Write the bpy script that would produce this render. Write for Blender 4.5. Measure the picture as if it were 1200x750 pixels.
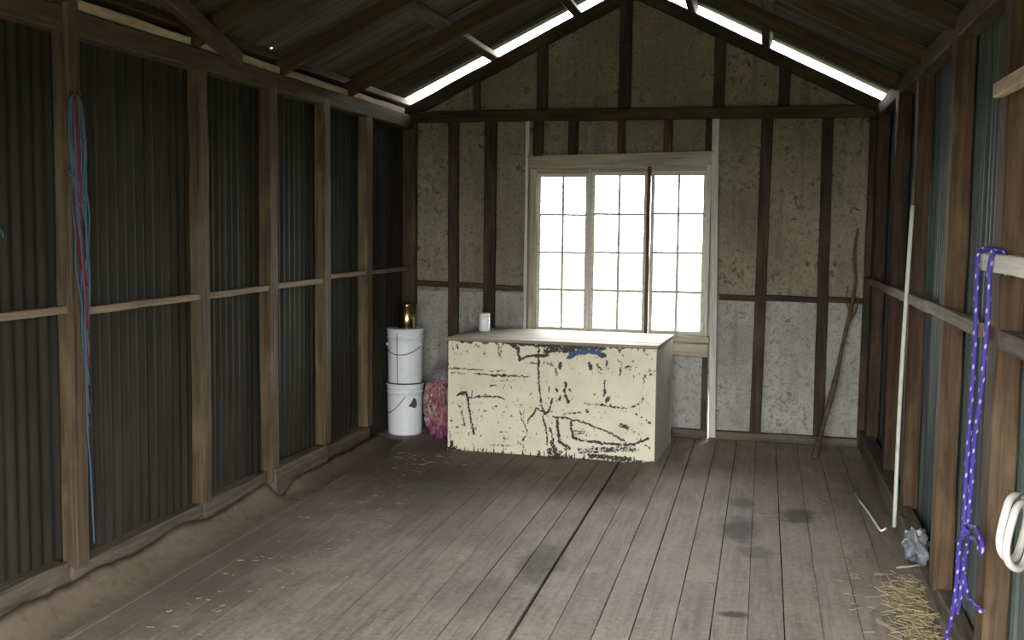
import bpy, bmesh, math, random
import numpy as np
from mathutils import Vector, Matrix, noise

for o in list(bpy.data.objects):
    bpy.data.objects.remove(o, do_unlink=True)
scene = bpy.context.scene
COL = scene.collection
rnd = random.Random(11)

# ------------------------------------------------------------------ camera
cam_d = bpy.data.cameras.new('camera')
cam_d.sensor_width = 36.0
cam_d.lens = 1300 * 36.0 / 1200
cam_d.clip_start = 0.02
cam = bpy.data.objects.new('camera', cam_d)
COL.objects.link(cam)
YAW, PITCH, ROLL = 0.2230, 0.0850, 0.0120
_f = Vector((-math.sin(YAW) * math.cos(PITCH), math.cos(YAW) * math.cos(PITCH), -math.sin(PITCH)))
_r = Vector((math.cos(YAW), math.sin(YAW), 0))
_u = _r.cross(_f)
_r2 = math.cos(ROLL) * _r + math.sin(ROLL) * _u
_u2 = -math.sin(ROLL) * _r + math.cos(ROLL) * _u
cam.matrix_world = Matrix(((_r2.x, _u2.x, -_f.x, 0), (_r2.y, _u2.y, -_f.y, 0), (_r2.z, _u2.z, -_f.z, 1.65), (0, 0, 0, 1)))
scene.camera = cam

# ------------------------------------------------------------------ light: overcast daylight through an added doorway, the window and the roof gaps
world = bpy.data.worlds.new('overcast_sky')
scene.world = world
world.use_nodes = True
bg = world.node_tree.nodes['Background']
bg.inputs['Color'].default_value = (1.0, 0.985, 0.945, 1)
bg.inputs['Strength'].default_value = 1.0
scene.view_settings.view_transform = 'Standard'
scene.view_settings.look = 'None'
scene.view_settings.gamma = 1.0
scene.view_settings.use_curve_mapping = False
scene.view_settings.exposure = 5.0
try:
    scene.cycles.use_denoising = True
    scene.cycles.max_bounces = 10
    scene.cycles.diffuse_bounces = 6
    scene.cycles.transparent_max_bounces = 12
    scene.cycles.sample_clamp_indirect = 8.0
except Exception:
    pass

# added doorway out of view, sized to shape the daylight, and the window
DOOR = (-1.40, 0.70, 2.10)          # x0, x1, height
FRONT_Y = 0.75


def portal(name, loc, rot, sx, sy):
    l = bpy.data.lights.new(name, 'AREA')
    l.shape = 'RECTANGLE'
    l.size, l.size_y = sx, sy
    l.cycles.is_portal = True
    o = bpy.data.objects.new(name, l)
    o.location = loc
    o.rotation_euler = rot
    COL.objects.link(o)


portal('added_doorway_daylight', ((DOOR[0] + DOOR[1]) / 2, FRONT_Y - 0.1, DOOR[2] / 2), (math.radians(90), 0, 0), DOOR[1] - DOOR[0], DOOR[2])
portal('window_daylight', (-1.12, 8.90, 1.43), (math.radians(-90), 0, 0), 1.5, 1.3)

# ------------------------------------------------------------------ room numbers (metres)
XL, XR = -2.832, 0.771              # inner faces of the side posts
SHL, SHR = -2.925, 0.868            # corrugated cladding
YB0, KB = 8.717, 0.02505            # back wall: y = YB0 - KB * x
RIDGE_X, RIDGE_Z, SLOPE = -1.05, 3.415, 0.493


def yback(x):
    return YB0 - KB * x


def rz(x):                          # underside of the rafters
    return RIDGE_Z - SLOPE * abs(x - RIDGE_X)


# ------------------------------------------------------------------ helpers
def tag(o, label=None, cat=None, group=None, kind=None):
    if label: o['label'] = label
    if cat: o['category'] = cat
    if group: o['group'] = group
    if kind: o['kind'] = kind
    return o


def empty(name, loc=(0, 0, 0), rz_=0.0):
    o = bpy.data.objects.new(name, None)
    o.empty_display_size = 0.1
    o.location = loc
    o.rotation_euler = (0, 0, rz_)
    COL.objects.link(o)
    return o


def link(name, me, mat, parent=None, M=None, smooth=False):
    o = bpy.data.objects.new(name, me)
    COL.objects.link(o)
    if mat is not None and not me.materials:
        me.materials.append(mat)
    if smooth:
        me.polygons.foreach_set('use_smooth', [True] * len(me.polygons))
    if parent is not None:
        o.parent = parent
    if M is not None:
        o.matrix_local = M
    return o


def mesh(name, verts, faces):
    me = bpy.data.meshes.new(name)
    me.from_pydata([tuple(v) for v in verts], [], [tuple(f) for f in faces])
    me.update()
    return me


def frame(p0, p1, up):
    x = (p1 - p0).normalized()
    z = (up - x * up.dot(x)).normalized()
    y = z.cross(x)
    c = (p0 + p1) / 2
    return Matrix(((x.x, y.x, z.x, c.x), (x.y, y.y, z.y, c.y), (x.z, y.z, z.z, c.z), (0, 0, 0, 1)))


def timber_mesh(name, L, w, h, jit=0.003, seg=None, ch=None, bow=0.0):
    """rough-sawn baulk along local X with chamfered, slightly wavering edges"""
    n = seg or max(2, min(14, int(L / 0.22)))
    c = ch if ch is not None else min(0.006, 0.12 * min(w, h))
    prof = [(-w/2 + c, -h/2), (w/2 - c, -h/2), (w/2, -h/2 + c), (w/2, h/2 - c), (w/2 - c, h/2), (-w/2 + c, h/2), (-w/2, h/2 - c), (-w/2, -h/2 + c)]
    V, F = [], []
    b0, b1 = rnd.uniform(-1, 1) * bow, rnd.uniform(-1, 1) * bow
    for i in range(n + 1):
        t = i / n
        s = math.sin(math.pi * t)
        jy, jz = rnd.uniform(-jit, jit) * .6, rnd.uniform(-jit, jit) * .6
        for (y, z) in prof:
            V.append((-L/2 + L * t, y + jy + b0 * s + rnd.uniform(-jit, jit) * .5, z + jz + b1 * s + rnd.uniform(-jit, jit) * .5))
    for i in range(n):
        for k in range(8):
            a, b = i * 8 + k, i * 8 + (k + 1) % 8
            F.append((a, a + 8, b + 8, b))
    F.append(tuple(range(7, -1, -1))[::-1])
    F.append(tuple(n * 8 + k for k in range(8))[::-1])
    me = mesh(name, V, F)
    bm = bmesh.new(); bm.from_mesh(me); bmesh.ops.recalc_face_normals(bm, faces=bm.faces); bm.to_mesh(me); bm.free()
    return me


def timber(name, p0, p1, w, h, mat, parent=None, up=(0, 0, 1), **k):
    """w = size across, h = size along up"""
    p0, p1, up = Vector(p0), Vector(p1), Vector(up)
    return link(name, timber_mesh(name, (p1 - p0).length, w, h, **k), mat, parent, frame(p0, p1, up))


def corrugated_mesh(name, n, L, pitch=0.076, amp=0.0085, holes=()):
    """sheet of n corrugations: width along local X, length along local Z, waves in local Y"""
    S = 8
    W = n * pitch
    m = max(2, int(L / 0.5))
    V, F = [], []
    for j in range(m + 1):
        for i in range(n * S + 1):
            x = i / S * pitch
            V.append((x - W / 2, amp * math.sin(2 * math.pi * i / S) , L * j / m))
    w = n * S + 1
    for j in range(m):
        for i in range(n * S):
            if (i, j) in holes:
                q = [j * w + i, j * w + i + 1, (j + 1) * w + i + 1, (j + 1) * w + i]
                x0, x1, z0, z1 = V[q[0]][0], V[q[1]][0], V[q[0]][2], V[q[2]][2]
                y0, y1 = V[q[0]][1], V[q[1]][1]
                zc_, b_ = z0 + (z1 - z0) * holes[(i, j)], len(V)
                for (fx, dz) in ((.2, -.004), (.8, -.004), (.8, .004), (.2, .004)):
                    V.append((x0 + (x1 - x0) * fx, y0 + (y1 - y0) * fx, zc_ + dz))
                for e in range(4):
                    F.append((q[e], q[(e + 1) % 4], b_ + (e + 1) % 4, b_ + e))
                continue
            F.append((j * w + i, j * w + i + 1, (j + 1) * w + i + 1, (j + 1) * w + i))
    me = mesh(name, V, F)
    me.polygons.foreach_set('use_smooth', [True] * len(me.polygons))
    return me


def box_mesh(name, x0, x1, y0, y1, z0, z1, bev=0.0):
    bm = bmesh.new()
    bmesh.ops.create_cube(bm, size=1)
    for v in bm.verts:
        v.co = Vector(((x0 + x1) / 2 + v.co.x * (x1 - x0), (y0 + y1) / 2 + v.co.y * (y1 - y0), (z0 + z1) / 2 + v.co.z * (z1 - z0)))
    if bev:
        bmesh.ops.bevel(bm, geom=list(bm.edges), offset=bev, segments=2, affect='EDGES', profile=0.6)
    me = bpy.data.meshes.new(name)
    bm.to_mesh(me); bm.free()
    return me


def lathe_mesh(name, prof, seg=40):
    V, F = [], []
    for (r, z) in prof:
        for k in range(seg):
            a = 2 * math.pi * k / seg
            V.append((r * math.cos(a), r * math.sin(a), z))
    for i in range(len(prof) - 1):
        for k in range(seg):
            a, b = i * seg + k, i * seg + (k + 1) % seg
            F.append((a, b, b + seg, a + seg))
    F.append(tuple(range(seg - 1, -1, -1)))
    F.append(tuple((len(prof) - 1) * seg + k for k in range(seg)))
    return mesh(name, V, F)


def catmull(pts, n=8):
    P = [Vector(p) for p in pts]
    P = [P[0] * 2 - P[1]] + P + [P[-1] * 2 - P[-2]]
    out = []
    for i in range(1, len(P) - 2):
        a, b, c, d = P[i-1], P[i], P[i+1], P[i+2]
        for k in range(n):
            t = k / n
            out.append(0.5 * ((2*b) + (c-a)*t + (2*a-5*b+4*c-d)*t*t + (-a+3*b-3*c+d)*t**3))
    out.append(P[-2])
    return out


def tube_mesh(name, pts, r, seg=8, taper=None, close=False):
    V, F = [], []
    n = len(pts)
    prev = None
    for i, p in enumerate(pts):
        if close:
            d = (pts[(i+1) % n] - pts[i-1]).normalized()
        else:
            d = (pts[min(i+1, n-1)] - pts[max(i-1, 0)]).normalized()
        if prev is None:
            a = d.orthogonal().normalized()
        else:
            a = (prev - d * prev.dot(d)).normalized()
        prev = a
        b = d.cross(a)
        rr = r * (taper(i / (n - 1)) if taper else 1)
        for k in range(seg):
            t = 2 * math.pi * k / seg
            V.append(p + (a * math.cos(t) + b * math.sin(t)) * rr)
    for i in range(n if close else n - 1):
        for k in range(seg):
            a0, b0 = i * seg + k, i * seg + (k + 1) % seg
            a1, b1 = ((i+1) % n) * seg + k, ((i+1) % n) * seg + (k + 1) % seg
            F.append((a0, b0, b1, a1))
    if not close:
        F.append(tuple(range(seg - 1, -1, -1)))
        F.append(tuple((n - 1) * seg + k for k in range(seg)))
    me = mesh(name, V, F)
    me.polygons.foreach_set('use_smooth', [True] * len(me.polygons))
    return me


# ------------------------------------------------------------------ materials
class NT:
    def __init__(self, name):
        self.m = bpy.data.materials.new(name)
        self.m.use_nodes = True
        self.t = self.m.node_tree
        self.t.nodes.clear()
        self.out = self.n('ShaderNodeOutputMaterial')
        self.p = self.n('ShaderNodeBsdfPrincipled')
        self.l(self.p.outputs[0], self.out.inputs[0])

    def n(self, t, **k):
        x = self.t.nodes.new(t)
        for a, b in k.items():
            setattr(x, a, b)
        return x

    def l(self, a, b):
        self.t.links.new(a, b)

    def val(self, x, sock):
        if isinstance(x, (int, float)):
            sock.default_value = x
        elif isinstance(x, tuple):
            sock.default_value = x if len(x) == len(sock.default_value) else (x + (1,))
        else:
            self.l(x, sock)

    def math(self, op, a, b=0.0, c=None, clamp=False):
        x = self.n('ShaderNodeMath', operation=op, use_clamp=clamp)
        self.val(a, x.inputs[0]); self.val(b, x.inputs[1])
        if c is not None: self.val(c, x.inputs[2])
        return x.outputs[0]

    def noise(self, vec, scale, detail=4, rough=0.6, dist=0.0):
        x = self.n('ShaderNodeTexNoise')
        self.l(vec, x.inputs['Vector'])
        x.inputs['Scale'].default_value = scale
        x.inputs['Detail'].default_value = detail
        x.inputs['Roughness'].default_value = rough
        x.inputs['Distortion'].default_value = dist
        return x.outputs[0]

    def ramp(self, f, a, b):
        x = self.n('ShaderNodeMapRange', interpolation_type='SMOOTHSTEP')
        self.val(f, x.inputs[0]); x.inputs[1].default_value = a; x.inputs[2].default_value = b
        return x.outputs[0]

    def mix(self, f, a, b, mode='MIX'):
        x = self.n('ShaderNodeMix', data_type='RGBA', blend_type=mode)
        self.val(f, x.inputs[0]); self.val(a, x.inputs[6]); self.val(b, x.inputs[7])
        return x.outputs[2]

    def mapping(self, scale, obj_rand=True, coord='Object'):
        tc = self.n('ShaderNodeTexCoord')
        v = tc.outputs[coord]
        if obj_rand:
            oi = self.n('ShaderNodeObjectInfo')
            s = self.n('ShaderNodeVectorMath', operation='MULTIPLY_ADD')
            c = self.n('ShaderNodeCombineXYZ')
            r = oi.outputs['Random']
            self.l(r, c.inputs[0]); self.l(self.math('MULTIPLY', r, 7.3), c.inputs[1]); self.l(self.math('MULTIPLY', r, 3.1), c.inputs[2])
            self.l(c.outputs[0], s.inputs[0]); s.inputs[1].default_value = (37, 37, 37); self.l(v, s.inputs[2])
            v = s.outputs[0]
            self.rand = r
        mp = self.n('ShaderNodeMapping')
        self.l(v, mp.inputs[0]); mp.inputs['Scale'].default_value = scale
        return mp.outputs[0]

    def bump(self, h, strength=0.3, dist=0.01):
        b = self.n('ShaderNodeBump')
        b.inputs['Strength'].default_value = strength
        b.inputs['Distance'].default_value = dist
        self.l(h, b.inputs['Height'])
        self.l(b.outputs[0], self.p.inputs['Normal'])

    def done(self, col=None, rough=0.8, metal=0.0, spec=0.3):
        if col is not None: self.val(col, self.p.inputs['Base Color'])
        self.val(rough, self.p.inputs['Roughness'])
        self.val(metal, self.p.inputs['Metallic'])
        self.p.inputs['Specular IOR Level'].default_value = spec
        return self.m


def wood(name, dark, mid, light, var=0.5, rough=0.82, spec=0.25, grain=1.0, extra=None):
    t = NT(name)
    v = t.mapping((1.2, 26 * grain, 26 * grain))
    g = t.noise(v, 1.6, 6, 0.65, 0.4)
    v2 = t.mapping((2.2, 7, 7))
    b = t.noise(v2, 1.0, 3, 0.6)
    c = t.mix(t.ramp(g, 0.32, 0.66), dark, mid)
    c = t.mix(t.math('MULTIPLY', t.ramp(b, 0.45, 0.75), 0.75), c, light)
    tone = t.math('MULTIPLY_ADD', t.rand, var, 1 - var / 2)
    cc = t.n('ShaderNodeCombineColor')
    for i in range(3): t.l(tone, cc.inputs[i])
    c = t.mix(1.0, c, cc.outputs[0], 'MULTIPLY')
    if extra: c = extra(t, c)
    t.bump(g, 0.35, 0.006)
    return t.done(c, rough, 0, spec)


M = {}
M['post'] = wood('weathered_brown_timber', (.048, .032, .018), (.105, .074, .043), (.155, .118, .073))
M['post_right'] = wood('red_brown_timber', (.032, .020, .011), (.075, .046, .026), (.12, .08, .048))
M['girt'] = wood('dusty_rail_timber', (.10, .075, .048), (.19, .148, .098), (.25, .205, .145))
M['plate'] = wood('brown_plate_timber', (.03, .021, .012), (.068, .049, .029), (.105, .078, .048))
M['rafter'] = wood('dark_roof_timber', (.032, .020, .010), (.07, .045, .022), (.105, .07, .037))
M['stud'] = wood('dark_stained_stud', (.027, .02, .012), (.058, .043, .027), (.10, .078, .05))
M['bare'] = wood('bare_pale_timber', (.26, .20, .13), (.40, .32, .22), (.50, .42, .31), 0.3)
M['greypaint'] = wood('flaking_white_painted_timber', (.42, .41, .36), (.60, .59, .54), (.70, .69, .64), 0.15)
M['palewood'] = wood('cream_window_timber', (.24, .22, .16), (.40, .37, .28), (.50, .47, .38), 0.15)
M['mullion'] = wood('red_brown_mullion', (.05, .028, .02), (.11, .062, .045), (.16, .10, .08), 0.2)
M['sole'] = wood('dusty_sole_timber', (.055, .042, .03), (.115, .094, .07), (.16, .135, .105), 0.3)


def floor_extra(t, c):
    geo = t.n('ShaderNodeNewGeometry')
    pos = geo.outputs['Position']
    n1 = t.noise(pos, 1.3, 4, 0.6)
    n2 = t.noise(pos, 9, 5, 0.7)
    c = t.mix(t.math('MULTIPLY', t.ramp(n1, 0.42, 0.68), 0.5), c, (.36, .30, .245))
    c = t.mix(t.math('MULTIPLY', t.ramp(n2, 0.58, 0.72), 0.55), c, (.13, .108, .09))
    n3 = t.noise(pos, 34, 4, 0.7)
    c = t.mix(t.math('MULTIPLY', t.ramp(n3, 0.52, 0.68), 0.45), c, (.46, .40, .34))
    c = t.mix(t.math('MULTIPLY', t.ramp(n3, 0.47, 0.34), 0.4), c, (.12, .095, .078))
    # trodden brown dirt left and by the chest, deepened to paint in light falloff
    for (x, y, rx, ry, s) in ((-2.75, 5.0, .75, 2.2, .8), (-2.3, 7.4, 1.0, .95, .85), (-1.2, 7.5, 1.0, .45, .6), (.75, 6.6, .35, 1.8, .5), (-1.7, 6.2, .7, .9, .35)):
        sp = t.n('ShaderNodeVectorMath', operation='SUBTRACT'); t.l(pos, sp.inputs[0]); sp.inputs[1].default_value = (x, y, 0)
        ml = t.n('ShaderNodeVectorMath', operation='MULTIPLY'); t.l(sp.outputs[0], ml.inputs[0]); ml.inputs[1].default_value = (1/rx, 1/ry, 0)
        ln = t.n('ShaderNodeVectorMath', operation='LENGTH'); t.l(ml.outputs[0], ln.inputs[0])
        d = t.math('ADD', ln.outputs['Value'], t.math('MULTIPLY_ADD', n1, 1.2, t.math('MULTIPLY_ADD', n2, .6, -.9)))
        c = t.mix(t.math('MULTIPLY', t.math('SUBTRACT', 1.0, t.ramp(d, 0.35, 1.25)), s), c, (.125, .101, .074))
    # oil stains soaked into the boards
    for (x, y, rx, ry, s) in ((-.085, 6.1, .11, .30, .85), (-.09, 6.72, .09, .16, .6), (-1.03, 5.22, .13, .35, .7), (.23, 6.5, .12, .20, .75),
                              (-.08, 4.73, .08, .05, .9), (.0, 5.7, .10, .14, .5), (-1.2, 4.7, .2, .35, .35), (-2.0, 6.4, .5, .6, .35)):
        sp = t.n('ShaderNodeVectorMath', operation='SUBTRACT'); t.l(pos, sp.inputs[0]); sp.inputs[1].default_value = (x, y, 0)
        ml = t.n('ShaderNodeVectorMath', operation='MULTIPLY'); t.l(sp.outputs[0], ml.inputs[0]); ml.inputs[1].default_value = (1/rx, 1/ry, 0)
        ln = t.n('ShaderNodeVectorMath', operation='LENGTH'); t.l(ml.outputs[0], ln.inputs[0])
        d = t.math('ADD', ln.outputs['Value'], t.math('MULTIPLY_ADD', n2, 1.4, -0.7))
        c = t.mix(t.math('MULTIPLY', t.math('SUBTRACT', 1.0, t.ramp(d, 0.45, 1.15)), s), c, (.035, .032, .03))
    return c


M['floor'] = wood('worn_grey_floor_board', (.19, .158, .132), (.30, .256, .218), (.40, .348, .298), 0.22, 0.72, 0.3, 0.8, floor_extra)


def metal(name, c1, c2, rust, rustamt=0.5, met=0.35, rough=0.55, hue_amt=0.6):
    t = NT(name)
    v = t.mapping((14, 14, 0.9))
    s = t.noise(v, 1.2, 5, 0.6)
    v2 = t.mapping((1.5, 1.5, 1.5))
    b = t.noise(v2, 1.6, 6, 0.65)
    c = t.mix(t.ramp(s, 0.35, 0.68), c1, c2)
    r = t.math('MULTIPLY', t.ramp(b, 0.5, 0.72), rustamt)
    c = t.mix(r, c, rust)
    hue = t.math('FRACT', t.math('MULTIPLY', t.rand, 17.31))
    c = t.mix(t.math('MULTIPLY', hue, hue_amt), c, t.mix(1.0, c, (1.15, 1.0, .62), 'MULTIPLY'))
    tone = t.math('MULTIPLY_ADD', t.rand, 0.7, 0.65)
    cc = t.n('ShaderNodeCombineColor')
    for i in range(3): t.l(tone, cc.inputs[i])
    c = t.mix(1.0, c, cc.outputs[0], 'MULTIPLY')
    t.bump(b, 0.12, 0.004)
    return t.done(c, t.math('MULTIPLY_ADD', b, 0.35, rough - 0.15), met, 0.4)


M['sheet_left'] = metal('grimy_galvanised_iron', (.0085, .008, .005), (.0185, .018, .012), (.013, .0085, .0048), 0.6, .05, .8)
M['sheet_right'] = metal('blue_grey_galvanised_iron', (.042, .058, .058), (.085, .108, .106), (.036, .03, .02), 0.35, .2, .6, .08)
M['sheet_roof'] = metal('old_roof_iron', (.04, .042, .032), (.09, .092, .075), (.04, .027, .015), 0.5, .2, .6)


def panel_mat(name, c1, c2, speck, amount):
    t = NT(name)
    v = t.mapping((1, 1, 1))
    a = t.noise(v, 2.2, 6, 0.65)
    b = t.noise(v, 17, 5, 0.75, 0.6)
    v3 = t.mapping((12, 12, 1.0))
    d = t.noise(v3, 1.1, 4, 0.6)
    c = t.mix(t.ramp(a, 0.3, 0.7), c1, c2)
    c = t.mix(t.math('MULTIPLY', t.ramp(d, 0.5, 0.75), 0.35), c, speck)
    m = t.math('MULTIPLY', t.ramp(b, 0.53, 0.66), t.ramp(a, 0.36, 0.58))
    c = t.mix(t.math('MULTIPLY', m, amount), c, speck)
    e = t.noise(v, 48, 3, 0.7)
    c = t.mix(t.math('MULTIPLY', t.ramp(e, 0.50, 0.66), 0.45), c, speck)
    t.bump(b, 0.2, 0.004)
    return t.done(c, 0.85, 0, 0.25)


M['panel_up'] = panel_mat('yellowed_wall_board_shaded', (.190, .176, .122), (.275, .257, .185), (.05, .043, .028), 0.9)  # darker than the lower boards: upper shade partly put into the colour
M['panel_low'] = panel_mat('grey_mildewed_wall_board_lit', (.255, .252, .235), (.38, .375, .352), (.10, .095, .085), 0.85)  # paler and greyer: light on the lower wall partly put into the colour


def plain(name, col, rough=0.6, metal=0.0, spec=0.4, dirt=0.15, scale=6, dcol=None):
    t = NT(name)
    v = t.mapping((1, 1, 1))
    a = t.noise(v, scale, 5, 0.65)
    c = t.mix(t.math('MULTIPLY', t.ramp(a, 0.45, 0.75), dirt), col, dcol or tuple(x * .35 for x in col[:3]))
    return t.done(c, rough, metal, spec)


M['ground'] = plain('short_grass_ground', (.115, .12, .075), 0.95, dirt=.4, scale=2)
M['dirt'] = plain('floor_dust_and_dirt', (.125, .101, .074), 0.98, dirt=.5, scale=18, spec=.1, dcol=(.05, .04, .03))

# glass: thin clear panes
gt = NT('window_glass')
tr = gt.n('ShaderNodeBsdfTransparent'); gl = gt.n('ShaderNodeBsdfGlossy'); gl.inputs['Roughness'].default_value = 0.05
tr.inputs[0].default_value = (.93, .95, .95, 1)
fr = gt.n('ShaderNodeFresnel'); fr.inputs[0].default_value = 1.45
mx = gt.n('ShaderNodeMixShader')
gt.l(fr.outputs[0], mx.inputs[0]); gt.l(tr.outputs[0], mx.inputs[1]); gt.l(gl.outputs[0], mx.inputs[2]); gt.l(mx.outputs[0], gt.out.inputs[0])
M['glass'] = gt.m

# ------------------------------------------------------------------ outside ground
gm = mesh('ground', [(-60, -60, -.4), (60, -60, -.4), (60, 80, -.4), (-60, 80, -.4)], [(0, 1, 2, 3)])
tag(link('ground', gm, M['ground']), kind='structure')

# ------------------------------------------------------------------ floor of long boards
floor = tag(empty('floor'), kind='structure')
edges = [-2.945, -2.79, -2.635, -2.477, -2.325, -2.168, -2.01, -1.857, -1.70, -1.545, -1.39, -1.235, -1.095, -.955, -.798, -.635, -.485, -.321, -.171, -.022, .127, .282, .440, .597, .752, .90]
for i in range(len(edges) - 1):
    a, b = edges[i], edges[i + 1]
    gl_ = 0.008 if abs(a + .955) < .01 else rnd.uniform(.0008, .0034)
    gr_ = 0.008 if abs(b + .955) < .01 else rnd.uniform(.0008, .0034)
    cuts = [FRONT_Y]
    j = rnd.choice([5.15, 6.45, 2.9, 3.4, 6.45, 2.9])
    cuts += [j, yback((a + b) / 2) + 0.03]
    for q in range(2):
        y0, y1 = cuts[q] + .001, cuts[q + 1] - .001
        z = -0.0125 + rnd.uniform(-.0012, .0004)
        cx = (a + gl_ + b - gr_) / 2
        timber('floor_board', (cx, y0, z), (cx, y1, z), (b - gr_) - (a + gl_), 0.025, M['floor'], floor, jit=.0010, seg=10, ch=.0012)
for k in range(10):                  # joists under the boards
    y = 0.85 + k * 0.86
    timber('floor_joist', (-2.9, y, -.09), (.86, y, -.09), .06, .12, M['sole'], floor, jit=.001, seg=2)

# ------------------------------------------------------------------ left wall
wl = tag(empty('wall_left'), kind='structure')
L = 10 * .076
MS_WALL = corrugated_mesh('wall_sheet', 10, 3.07)
y = FRONT_Y
k = 0
while y < 8.75:
    off = (k % 2) * .006
    Mx = Matrix.Translation((SHL - off, y + L / 2, -.42)) @ Matrix.Rotation(math.radians(90) + rnd.uniform(-.004, .004), 4, 'Z')
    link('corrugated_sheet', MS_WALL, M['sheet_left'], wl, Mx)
    y += L - .076
    k += 1
# (y near edge, y far edge, foot height)
POST_L = [(1.0, 1.1, .0), (2.0, 2.1, .0), (3.05, 3.15, .1), (4.105, 4.195, .17), (5.235, 5.32, .17), (6.055, 6.165, .10), (6.875, 6.985, .17), (7.685, 7.80, .15)]
for (y0, y1, zf) in POST_L:
    tall = abs(y0 - 4.105) < .01     # the near post runs up past the face of the plate
    xo = .014 if tall else 0
    timber('post', (XL - .037 + xo, (y0 + y1) / 2, zf), (XL - .037 + xo, (y0 + y1) / 2, 2.56 if tall else 2.47), (y1 - y0), .075, M['post'], wl, up=(1, 0, 0), bow=.004)
timber('top_plate', (XL - .045, FRONT_Y, 2.475), (XL - .045, 8.78, 2.475), .09, .105, M['plate'], wl, seg=20, jit=.004)
ends = [3.15 - 2.2] + [v for p in POST_L[1:] for v in p[:2]] + [8.74]
ends = [1.1] + ends[1:]
for i in range(0, len(ends) - 1, 2):
    zg = 1.268 + rnd.uniform(-.008, .008) + (.02 if i > 10 else 0)
    timber('girt_rail', (XL - .035, ends[i] - .002, zg), (XL - .035, ends[i + 1] + .002, zg + rnd.uniform(-.01, .01)), .05, .032, M['girt'], wl)
# sole timbers between and under the posts
for (ya, yb, xo, zt) in ((FRONT_Y, 4.09, -.01, .20), (4.12, 5.25, -.015, .165), (5.28, 6.03, -.02, .165), (6.08, 6.86, .025, .175), (6.9, 7.8, -.02, .145)):
    timber('sole_plate', (XL - .05 + xo, ya, zt / 2), (XL - .05 + xo, yb, zt / 2), .09, zt, M['sole'], wl, jit=.006)
# pale eave battens lying on the plate between the rafters
RAFT_Y = [0.92, 1.95, 3.02, 4.10, 5.22, 6.27, 7.38]
ry = RAFT_Y + [8.62]
for i in range(2, len(ry) - 1):
    timber('eave_batten', (XL - .035, ry[i] + .05, 2.552), (XL - .035, ry[i + 1] - .05, 2.552), .05, .046, M['bare'], wl, jit=.004)

# ------------------------------------------------------------------ right wall
wr = tag(empty('wall_right'), kind='structure')
y = FRONT_Y
k = 0
while y < 8.7:
    off = (k % 2) * .006
    Mx = Matrix.Translation((SHR + off, y + L / 2, -.42)) @ Matrix.Rotation(math.radians(-90) + rnd.uniform(-.004, .004), 4, 'Z')
    link('corrugated_sheet', MS_WALL, None, wr, Mx)
    y += L - .076
    k += 1
msr = MS_WALL.copy(); msr.materials.clear(); msr.materials.append(M['sheet_right'])
for o in wr.children:
    o.data = msr
POST_R = [(1.0, 1.1, 0), (1.9, 2.0, 0), (2.92, 3.03, 0), (3.99, 4.13, .0), (5.10, 5.235, .06), (6.30, 6.39, .13), (7.24, 7.40, .13), (8.45, 8.66, .13)]
for (y0, y1, zf) in POST_R:
    timber('post', (XR + .042, (y0 + y1) / 2, zf), (XR + .042, (y0 + y1) / 2, 2.50), (y1 - y0), .084, M['post_right'], wr, up=(1, 0, 0), bow=.004)
timber('top_plate', (XR + .045, FRONT_Y, 2.525), (XR + .045, 8.70, 2.525), .09, .10, M['plate'], wr, seg=20, jit=.004)
timber('girt_rail', (XR - .018, 4.14, 1.305), (XR - .018, 8.70, 1.275), .036, .052, M['girt'], wr, seg=16, jit=.004)
timber('girt_rail', (XR + .03, 3.03, 1.29), (XR + .03, 3.985, 1.285), .05, .06, M['sole'], wr, jit=.008)
timber('sole_plate', (XR + .01, 5.75, .075), (XR + .01, 8.70, .068), .09, .14, M['sole'], wr, jit=.005)
timber('sole_plate', (XR + .05, 4.14, .035), (XR + .05, 5.70, .035), .07, .07, M['sole'], wr, jit=.004)
timber('nailed_batten', (XR - .02, 2.75, 2.122), (XR - .02, 4.06, 2.122), .034, .05, M['bare'], wr, jit=.003)
timber('nailed_batten', (XR - .02, 2.75, 1.545), (XR - .02, 4.18, 1.545), .034, .058, M['greypaint'], wr, jit=.003)

# ------------------------------------------------------------------ back wall (slightly skewed), local x ~ world x, y outwards
wb = tag(empty('wall_back', (0, YB0, 0), -math.atan(KB)), kind='structure')
PB = .062


def bstud(name, x0, x1, z0, z1, mat, lean=0.0, d=.06, yoff=0.0, parent=None):
    xc = (x0 + x1) / 2
    return timber(name, (xc + lean, d / 2 + yoff, z0), (xc, d / 2 + yoff, z1), x1 - x0, d, mat, parent or wb, up=(0, 1, 0), jit=.0025)


def panel(x0, x1, z0, z1, mat, top=None):
    """thin wall board between two studs; top gives the sloping upper edge"""
    e_ = .013 if mat is M['panel_low'] else rnd.uniform(0, .004)
    y0, y1 = PB + e_, PB + e_ + .008
    zt = (z1, z1) if top is None else top
    pts = [(x0, z0), (x1, z0), (x1, zt[1]), (x0, zt[0])]
    V = [(a, y0, b) for a, b in pts] + [(a, y1, b) for a, b in pts]
    F = [(0, 1, 2, 3), (7, 6, 5, 4), (0, 4, 5, 1), (1, 5, 6, 2), (2, 6, 7, 3), (3, 7, 4, 0)]
    return link('wall_board', mesh('wall_board', V, F), mat, wb)


bays = [(-2.95, -2.505), (-2.50, -2.195), (-2.19, -1.835), (-.395, -.035), (-.03, .435), (.44, .86)]
for a, b in bays:
    panel(a, b, -.42, 1.115, M['panel_low'])
    panel(a, b, 1.10, 2.53, M['panel_up'])
panel(-1.83, -.40, -.42, .72, M['panel_low'])
for a, b in ((-1.83, -1.515), (-1.51, -1.13), (-1.125, -.765), (-.76, -.40)):
    panel(a, b, 2.18, 2.53, M['panel_up'])
gb = [-2.98, -2.31, -1.77, -1.107, -.383, .102, .88]


def gz(x):
    return rz(x) + .085


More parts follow.
